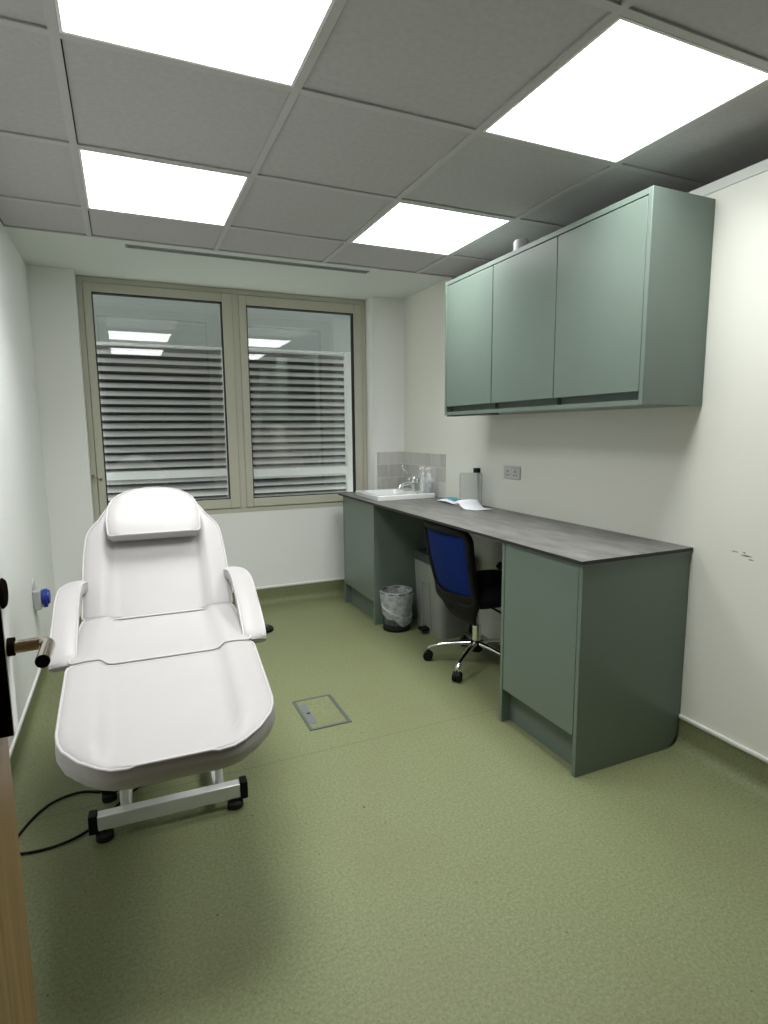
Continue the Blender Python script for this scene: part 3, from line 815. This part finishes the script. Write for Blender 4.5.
# front foot bar
lbx(-.226, .210, -.006, .030, .034, .082).build('foot_bar', M['steelw'], BED, bevel=.003, local=True)
lbx(-.226, .210, .735, .771, .034, .082).build('foot_bar', M['steelw'], BED, bevel=.003, local=True)
for yy in (.012, .753):
    for s in (-1, 1):
        lbx(s * .2302 - .008 - .012, s * .2302 - .008 + .012, yy - .021, yy + .021, .028, .088).build('end_cap', M['black'], BED, bevel=.003, local=True)
        MB().lathe([(.026, .001), (.026, .018), (.019, .022), (.012, .024), (.012, .036)], (s * .200 - .008, yy - .006, 0), 20).build('foot', M['rubber'], BED, local=True)
for s in (-1, 1):
    lbx(s * .14 - .013, s * .14 + .013, .030, .735, .044, .072).build('floor_rail', M['steelw'], BED, bevel=.002, local=True)
    MB().tube([(s * .148, .045, .06), (s * .148, .05, .13), (s * .150, .30, .49)], .013, 10).build('lift_arm', M['steelw'], BED, local=True)
    MB().tube([(s * .120, .70, .07), (s * .120, .35, .49)], .012, 10).build('lift_arm', M['steelw'], BED, local=True)
    lbx(s * .17 - .014, s * .17 + .014, -.52, .40, .495, .523).build('seat_rail', M['steelw'], BED, bevel=.002, local=True)
lbx(-.184, .184, .33, .36, .492, .52).build('cross_rail', M['steelw'], BED, bevel=.002, local=True)
lbx(-.184, .184, -.06, -.035, .492, .52).build('cross_rail', M['steelw'], BED, bevel=.002, local=True)
MB().tube([(-.05, .62, .10), (-.05, .16, .30), (-.05, -.03, .47)], [.030, .030, .016], 14).box(-.09, -.01, .48, .66, .055, .17).build('actuator', M['black'], BED, local=True)
MB().lathe([(.024, .001), (.024, .020), (.014, .024), (.012, .06)], (-.205, .215, 0), 18).build('foot', M['rubber'], BED, local=True)
lbx(-.225, -.13, .20, .23, .03, .06).build('stabiliser', M['black'], BED, local=True)
MB().tube([Tback(x, v_, -.09) for x, v_ in ((-.16, -.02), (-.16, .45), (.16, .45), (.16, -.02))], .011, 8).build('back_frame', M['steelw'], BED, local=True)
MB().tube([(0, .33, .48), (0, .55, .56), Tback(0, .3, -.09)], .011, 8).build('back_support', M['steelw'], BED, local=True)

# power cord
def spline(pts, n=8):
    out = []
    pts = [Vector(p) for p in pts]
    for i in range(len(pts) - 1):
        p0 = pts[max(0, i - 1)]; p1 = pts[i]; p2 = pts[i + 1]; p3 = pts[min(len(pts) - 1, i + 2)]
        for k in range(n):
            t = k / n
            out.append(.5 * ((2 * p1) + (p2 - p0) * t + (2 * p0 - 5 * p1 + 4 * p2 - p3) * t * t + (3 * p1 - p0 - 3 * p2 + p3) * t ** 3))
    out.append(pts[-1]); return out
cd = MB().tube(spline([(-.02, 2.32, .075), (-.06, 2.22, .02), (-.13, 2.135, .0055), (-.215, 2.16, .0055), (-.29, 2.145, .0055), (-.342, 2.09, .0055), (-.383, 1.995, .0055), (-.392, 1.94, .0055), (-.372, 1.902, .0055), (-.33, 1.890, .0055), (-.274, 1.890, .0055), (-.215, 1.908, .0055), (-.165, 1.945, .0055), (-.12, 2.0, .0055), (-.06, 2.08, .0055), (.02, 2.16, .0055)]), .0042, 8).build('power_cord', M['black'])
tag(cd, 'black power cord looping across the floor beside the treatment couch', 'cord')

# round black thing on the floor beyond the couch
fp = thing('foot_pedal', 'round flat black pedal on the floor past the right armrest of the couch', 'foot pedal', (0.725, 3.575, 0))
MB().lathe([(.074, .0005), (.076, .006), (.072, .016), (.05, .020)], (0.725, 3.575, 0), 32).build('base', M['black'], fp)
MB().lathe([(.046, .020), (.044, .028), (.03, .031)], (0.725, 3.575, 0), 28).build('button', M['bindark'], fp)

# ------------------------------------------------------------------ floor box
fb = thing('floor_box', 'rectangular floor outlet box with a dark frame and vinyl lid, beside the couch', 'floor box', (.735, 2.38, 0))
fx0, fx1, fy0, fy1 = .640, .828, 2.232, 2.526
q = MB().box(fx0, fx1, fy0, fy0 + .014, .0003, .004).box(fx0, fx1, fy1 - .014, fy1, .0003, .004).box(fx0, fx0 + .012, fy0 + .014, fy1 - .014, .0003, .004).box(fx1 - .016, fx1, fy0 + .014, fy1 - .014, .0003, .004)
q.build('frame', M['boxframe'], fb, bevel=.001)
MB().box(fx0 + .013, fx1 - .017, fy0 + .015, fy1 - .015, .0003, .0028).build('lid', M['floor'], fb)
MB().box(fx0 + .018, fx0 + .048, fy0 + .052, fy1 - .052, .0028, .0042).build('cable_flap', M['boxgrey'], fb, bevel=.0006)
MB().box(fx0 + .028, fx0 + .044, 2.374, 2.386, .0042, .0048).build('finger_slot', M['hole_shade'], fb)

# ------------------------------------------------------------------ bins
bn = thing('waste_bin', 'small round wire mesh waste bin with a clear liner bag beside the sink cabinet', 'bin', (1.520, 3.243, 0))
bx_, by_ = 1.520, 3.243
MB().lathe([(.084, .012), (.100, .245)], (0, 0, 0), 48, cap0=False, cap1=False).build('basket', M['basket'], bn, local=True)
MB().lathe([(.086, .0005), (.087, .012), (.084, .014), (.02, .014)], (0, 0, 0), 40).build('base', M['black'], bn, local=True)
MB().tube([(.1005 * math.cos(a), .1005 * math.sin(a), .246) for a in [2 * PI * k / 40 for k in range(40)]], .0035, 8, closed=True).build('rim', M['black'], bn, local=True)
def drape(p, a, j):
    k = [0, .1, .4, .7, 1.0][j]
    low = .085 + .045 * math.cos(a - 2.2) + .012 * math.sin(5 * a)           # hem hangs lower on one side
    zt_ = .256
    zz = zt_ - k * (zt_ - low)
    r = .1035 - .012 * k + .0035 * math.sin(9 * a + 5 * k) + .002 * math.sin(23 * a + 11 * k) + .002
    if j == 0: r = .101
    return Vector((r * math.cos(a), r * math.sin(a), zz))
MB().lathe([(.1, 0)] * 5, (0, 0, 0), 72, cap0=False, cap1=False, fn=drape).build('liner', M['liner'], bn, smooth=60, local=True)
def inner(p, a, j):
    k = j / 4
    r = .0985 - .02 * k + .003 * math.sin(7 * a + 4 * k)
    return Vector((r * math.cos(a), r * math.sin(a), .256 - .215 * k))
MB().lathe([(.1, 0)] * 5, (0, 0, 0), 60, cap0=False, cap1=True, fn=inner).build('liner_inside', M['liner'], bn, smooth=60, local=True)
# crumpled band of bag around the middle
MB().tube([((.098 + .003 * math.sin(6 * a)) * math.cos(a), (.098 + .003 * math.sin(6 * a)) * math.sin(a), .135 + .045 * math.cos(a - 2.2)) for a in [2 * PI * k / 48 for k in range(48)]], .004, 6, closed=True).build('liner_hem', M['liner'], bn, local=True)

pb = thing('pedal_bin', 'tall grey plastic pedal bin with a dark lid under the worktop', 'bin', (1.755, 3.08, 0))
ox0, ox1, oy0, oy1 = 1.640, 1.905, 2.915, 3.275
rows = [rrect(ox0 + .022, ox1 - .012, oy0 + .018, oy1 - .018, .045, .001), rrect(ox0 + .020, ox1 - .010, oy0 + .016, oy1 - .016, .05, .03), rrect(ox0 + .002, ox1, oy0 + .004, oy1 - .004, .055, .445), rrect(ox0 + .002, ox1, oy0 + .004, oy1 - .004, .055, .452)]
b = MB(); R0 = b.grid(rows, close_u=True); b.bm.faces.new(R0[0][::-1]); b.bm.faces.new(R0[-1])
b.build('body', M['bingrey'], pb, smooth=40)
rows = [rrect(ox0 - .006, ox1 + .004, oy0 - .004, oy1 + .004, .06, .4525), rrect(ox0 - .006, ox1 + .004, oy0 - .004, oy1 + .004, .06, .487), rrect(ox0 + .004, ox1 - .006, oy0 + .008, oy1 - .008, .06, .503), rrect(ox0 + .05, ox1 - .05, oy0 + .06, oy1 - .06, .05, .512)]
b = MB(); R0 = b.grid(rows, close_u=True); b.bm.faces.new(R0[0][::-1]); b.bm.faces.new(R0[-1])
b.build('lid', M['bindark'], pb, smooth=40)
# pedal channel on the front face (faces the room) and the pedal itself
ch = MB()
def onf(z): return ox0 + .020 - .018 * (z - .03) / .415
for ya in (3.035, 3.135):
    ch.prism([(onf(.03) - .006, .03), (onf(.03) + .01, .03), (onf(.33) + .01, .33), (onf(.33) - .006, .33)], ya - .005, ya + .005, 'y')
ch.prism([(onf(.32) - .006, .32), (onf(.32) + .01, .32), (onf(.335) + .01, .335), (onf(.335) - .006, .335)], 3.03, 3.14, 'y')
ch.build('pedal_channel', M['bingrey'], pb, bevel=.002)
MB().box(ox0 - .035, ox0 + .03, 3.055, 3.115, .022, .040).build('pedal', M['black'], pb, bevel=.006)

# ------------------------------------------------------------------ office chair
CHX, CHY = 1.668, 2.545
ch = thing('office_chair', 'black office chair with a blue mesh back tucked under the worktop', 'office chair', (CHX, CHY, 0), math.radians(-4))
# five star base
hub = MB().lathe([(.03, .075), (.034, .085), (.034, .125), (.028, .135)], (0, 0, 0), 24).build('hub', M['black'], ch, local=True)
for k in range(5):
    a = math.radians(148 + 72 * k)
    d = Vector((math.cos(a), math.sin(a), 0)); e = Vector((-d.y, d.x, 0))
    b = MB(); rows = []
    for t, z_, w_, h_ in ((.025, .118, .017, .016), (.10, .112, .016, .013), (.18, .100, .014, .011), (.235, .086, .013, .010), (.262, .070, .012, .011), (.266, .058, .010, .010)):
        c = d * t + Vector((0, 0, z_)); rows.append([c + e * (w_ * math.cos(q)) + Vector((0, 0, h_ * math.sin(q))) for q in [2 * PI * i / 12 for i in range(12)]])
    R0 = b.grid(rows, close_u=True); b.bm.faces.new(R0[0]); b.bm.faces.new(R0[-1])
    b.build('base_arm', M['chrome'], ch, smooth=50, local=True)
    cs = MB(); c = d * .262
    for s in (-1, 1):
        p = c + e * (s * .011) + Vector((0, 0, .0265))
        cs.cyl(p - e * .009, p + e * .009, .026, 22)
    cs.tube([c + Vector((0, 0, .03)), c + Vector((0, 0, .062))], .007, 10)
    cs.prism([(-.028, .028), (-.02, .046), (0, .054), (.02, .046), (.028, .028)], -.008, .008, 'y', Matrix.Translation(c) @ Matrix.Rotation(a, 4, 'Z'))
    cs.build('caster', M['black'], ch, bevel=.002, local=True)
MB().lathe([(.024, .125), (.024, .22), (.0145, .221), (.0145, .335)], (0, 0, 0), 20).build('gas_column', M['chrome'], ch, local=True)
MB().box(-.05, .10, -.06, .06, .325, .372).tube([(.02, -.07, .345), (.03, -.20, .340), (.03, -.24, .338)], .006, 8).build('tilt_mechanism', M['black'], ch, bevel=.006, local=True)
# seat
rows = [rrect(-.125, .245, -.205, .205, .07, .372), rrect(-.145, .272, -.232, .232, .08, .392), rrect(-.148, .278, -.236, .236, .08, .430), rrect(-.135, .265, -.222, .222, .08, .455), rrect(-.08, .20, -.16, .16, .07, .464)]
b = MB(); R0 = b.grid(rows, close_u=True); b.bm.faces.new(R0[0][::-1]); b.bm.faces.new(R0[-1])
b.build('seat', M['blackfab'], ch, smooth=60, local=True)
# back: curved frame, blue mesh panel, black lumbar shell
def BK(y, z):                                    # point on the back surface
    return Vector((-.168 - .22 * max(0, (z - .42)) + .05 * (abs(y) / .22) ** 2 - .012 * math.sin(PI * max(0, min(1, (z - .36) / .42))), y, z))
def outline(hw0, hw1, z0, z1, r, n=6):
    out = []
    for cy_, cz, a0, hw_ in ((hw1 - r, z1 - r, 0, 0), (-hw1 + r, z1 - r, PI / 2, 0), (-hw0 + r, z0 + r, PI, 0), (hw0 - r, z0 + r, 1.5 * PI, 0)):
        for k in range(n + 1):
            a = a0 + PI / 2 * k / n
            out.append((cy_ + r * math.cos(a), cz + r * math.sin(a)))
    return out
ol = outline(.222, .240, .380, .768, .05)
pts = []
for i in range(len(ol)):
    p, q = ol[i], ol[(i + 1) % len(ol)]
    m_ = max(1, int(math.hypot(q[0] - p[0], q[1] - p[1]) / .03))
    for k in range(m_): pts.append(BK(p[0] + (q[0] - p[0]) * k / m_, p[1] + (q[1] - p[1]) * k / m_))
MB().tube(pts, .021, 12, closed=True).build('back_frame', M['black'], ch, smooth=60, local=True)
b = MB(); rows = []
for j in range(13):
    z_ = .415 + (.758 - .415) * j / 12
    hw_ = .215 + .014 * j / 12
    rows.append([BK(-hw_ + 2 * hw_ * i / 16, z_) for i in range(17)])
b.grid(rows); b.build('mesh_back', M['blue'], ch, smooth=60, solid=.004, local=True)
b = MB(); rows = []
for j in range(9):
    t = j / 8
    z_ = .275 + (.448 - .275) * t
    hw_ = .150 + .085 * min(1, t * 1.5)
    row = []
    for i in range(17):
        u = -1 + i / 8
        p = BK(u * hw_, z_ - .018 * (1 - u * u) * (1 if t > .9 else 0)); p.x -= .012 - .07 * (1 - t) ** 2
        row.append(p)
    rows.append(row)
b.grid(rows); b.build('lumbar_shell', M['black'], ch, smooth=60, solid=.014, local=True)
MB().box(-.165, -.05, -.035, .035, .335, .352).build('back_bracket', M['black'], ch, bevel=.004, local=True)
for s in (-1, 1):
    kn = BK(s * .22, .60) + Vector((.0, s * .012, 0))
    MB().lathe([(.012, -.012), (.017, -.008), (.017, .008), (.012, .012)], kn, 14, Matrix.Rotation(PI / 2, 4, 'X')).build('side_knob', M['black'], ch, local=True)
    ar = MB().tube(spline([(.05, s * .20, .385), (.05, s * .250, .392), (.05, s * .262, .43), (.045, s * .262, .53), (.04, s * .262, .585)], 5), .017, 10)
    ar.build('arm_post', M['black'], ch, local=True)
    rows = [rrect(-.03, .09, s * .262 - .026, s * .262 + .026, .025, .585), rrect(-.04, .10, s * .262 - .032, s * .262 + .032, .03, .597), rrect(-.03, .09, s * .262 - .026, s * .262 + .026, .025, .614)]
    b = MB(); R0 = b.grid(rows, close_u=True); b.bm.faces.new(R0[0][::-1]); b.bm.faces.new(R0[-1])
    b.build('arm_pad', M['black'], ch, smooth=50, local=True)

# ------------------------------------------------------------------ door leaf and lever
dr = thing('door_1', None, None, (-.195, .05, 0)); dr['kind'] = 'structure'
DXF = -.195
MB().box(DXF - .044, DXF, .055, 1.012, .008, 2.02).build('leaf', M['wood'], dr, bevel=.002)
# surface lock case: dark front, thin pale slab painting the side face as lit
PX, LY, LZ = DXF + .019, .966, .948
MB().box(DXF + .0003, PX, .950, .985, .818, 1.24).build('lock_case', M['bronze'], dr, bevel=.0008)
MB().box(PX, PX + .0012, .9505, .985, .819, 1.239).build('lit_side', M['white'], dr)
MB().tube([(PX + .0012, LY, LZ), (PX + .010, LY, LZ)], .0135, 24).build('rose', M['bronze'], dr)
lx = -.1215
arc = [(lx - .017 + .017 * math.sin(a), LY - .017 + .017 * math.cos(a), LZ) for a in [PI / 2 * k / 7 for k in range(8)]]
lev = MB().tube([(PX + .010, LY, LZ - .001)] + arc + [(lx, .884, LZ)], .0095, 18).build('lever', M['satin'], dr, smooth=50)
MB().tube([(lx, .8842, LZ), (lx, .8825, LZ)], .0094, 18).build('lever_cap', M['black'], dr)
MB().lathe([(.022, 0), (.022, .002), (.019, .005), (.006, .006)], (PX + .0012, .962, 1.030), 24, Q).build('turn_knob', M['bronze'], dr)
# frame of the widened doorway
fr = MB().box(DX0, DX0 + .025, -.13, YF + .012, .0, DH).box(DX1 - .025, DX1, -.13, YF + .012, .0, DH).box(DX0, DX1, -.13, YF + .012, DH - .025, DH)
struct('trim_8', fr, M['wood'], bevel=.002)

# ------------------------------------------------------------------ camera, world, view
cam = bpy.data.cameras.new('camera'); co = bpy.data.objects.new('camera', cam); COL.objects.link(co)
F, PITCH, YAW, ROLL, CZ = 579.6, .1394, .4176, -.009, 1.2566
cy_, sy_, cp_, sp_ = math.cos(YAW), math.sin(YAW), math.cos(PITCH), math.sin(PITCH)
fwd = Vector((sy_ * cp_, cy_ * cp_, -sp_)); right = Vector((cy_, -sy_, 0)); up = right.cross(fwd)
r2 = right * math.cos(ROLL) + up * math.sin(ROLL); u2 = -right * math.sin(ROLL) + up * math.cos(ROLL)
mw = Matrix(((r2.x, u2.x, -fwd.x, 0), (r2.y, u2.y, -fwd.y, 0), (r2.z, u2.z, -fwd.z, CZ), (0, 0, 0, 1)))
co.matrix_world = mw
cam.sensor_fit = 'HORIZONTAL'; cam.sensor_width = 36; cam.lens = F / 768 * 36
cam.clip_start = .02
scn.camera = co

w = bpy.data.worlds.new('overcast'); scn.world = w; w.use_nodes = True
bg = w.node_tree.nodes['Background']
bg.inputs[0].default_value = (.88, .94, .91, 1); bg.inputs[1].default_value = 2.6

scn.view_settings.view_transform = 'Standard'; scn.view_settings.look = 'None'
scn.view_settings.exposure = 0; scn.view_settings.gamma = 1; scn.view_settings.use_curve_mapping = False
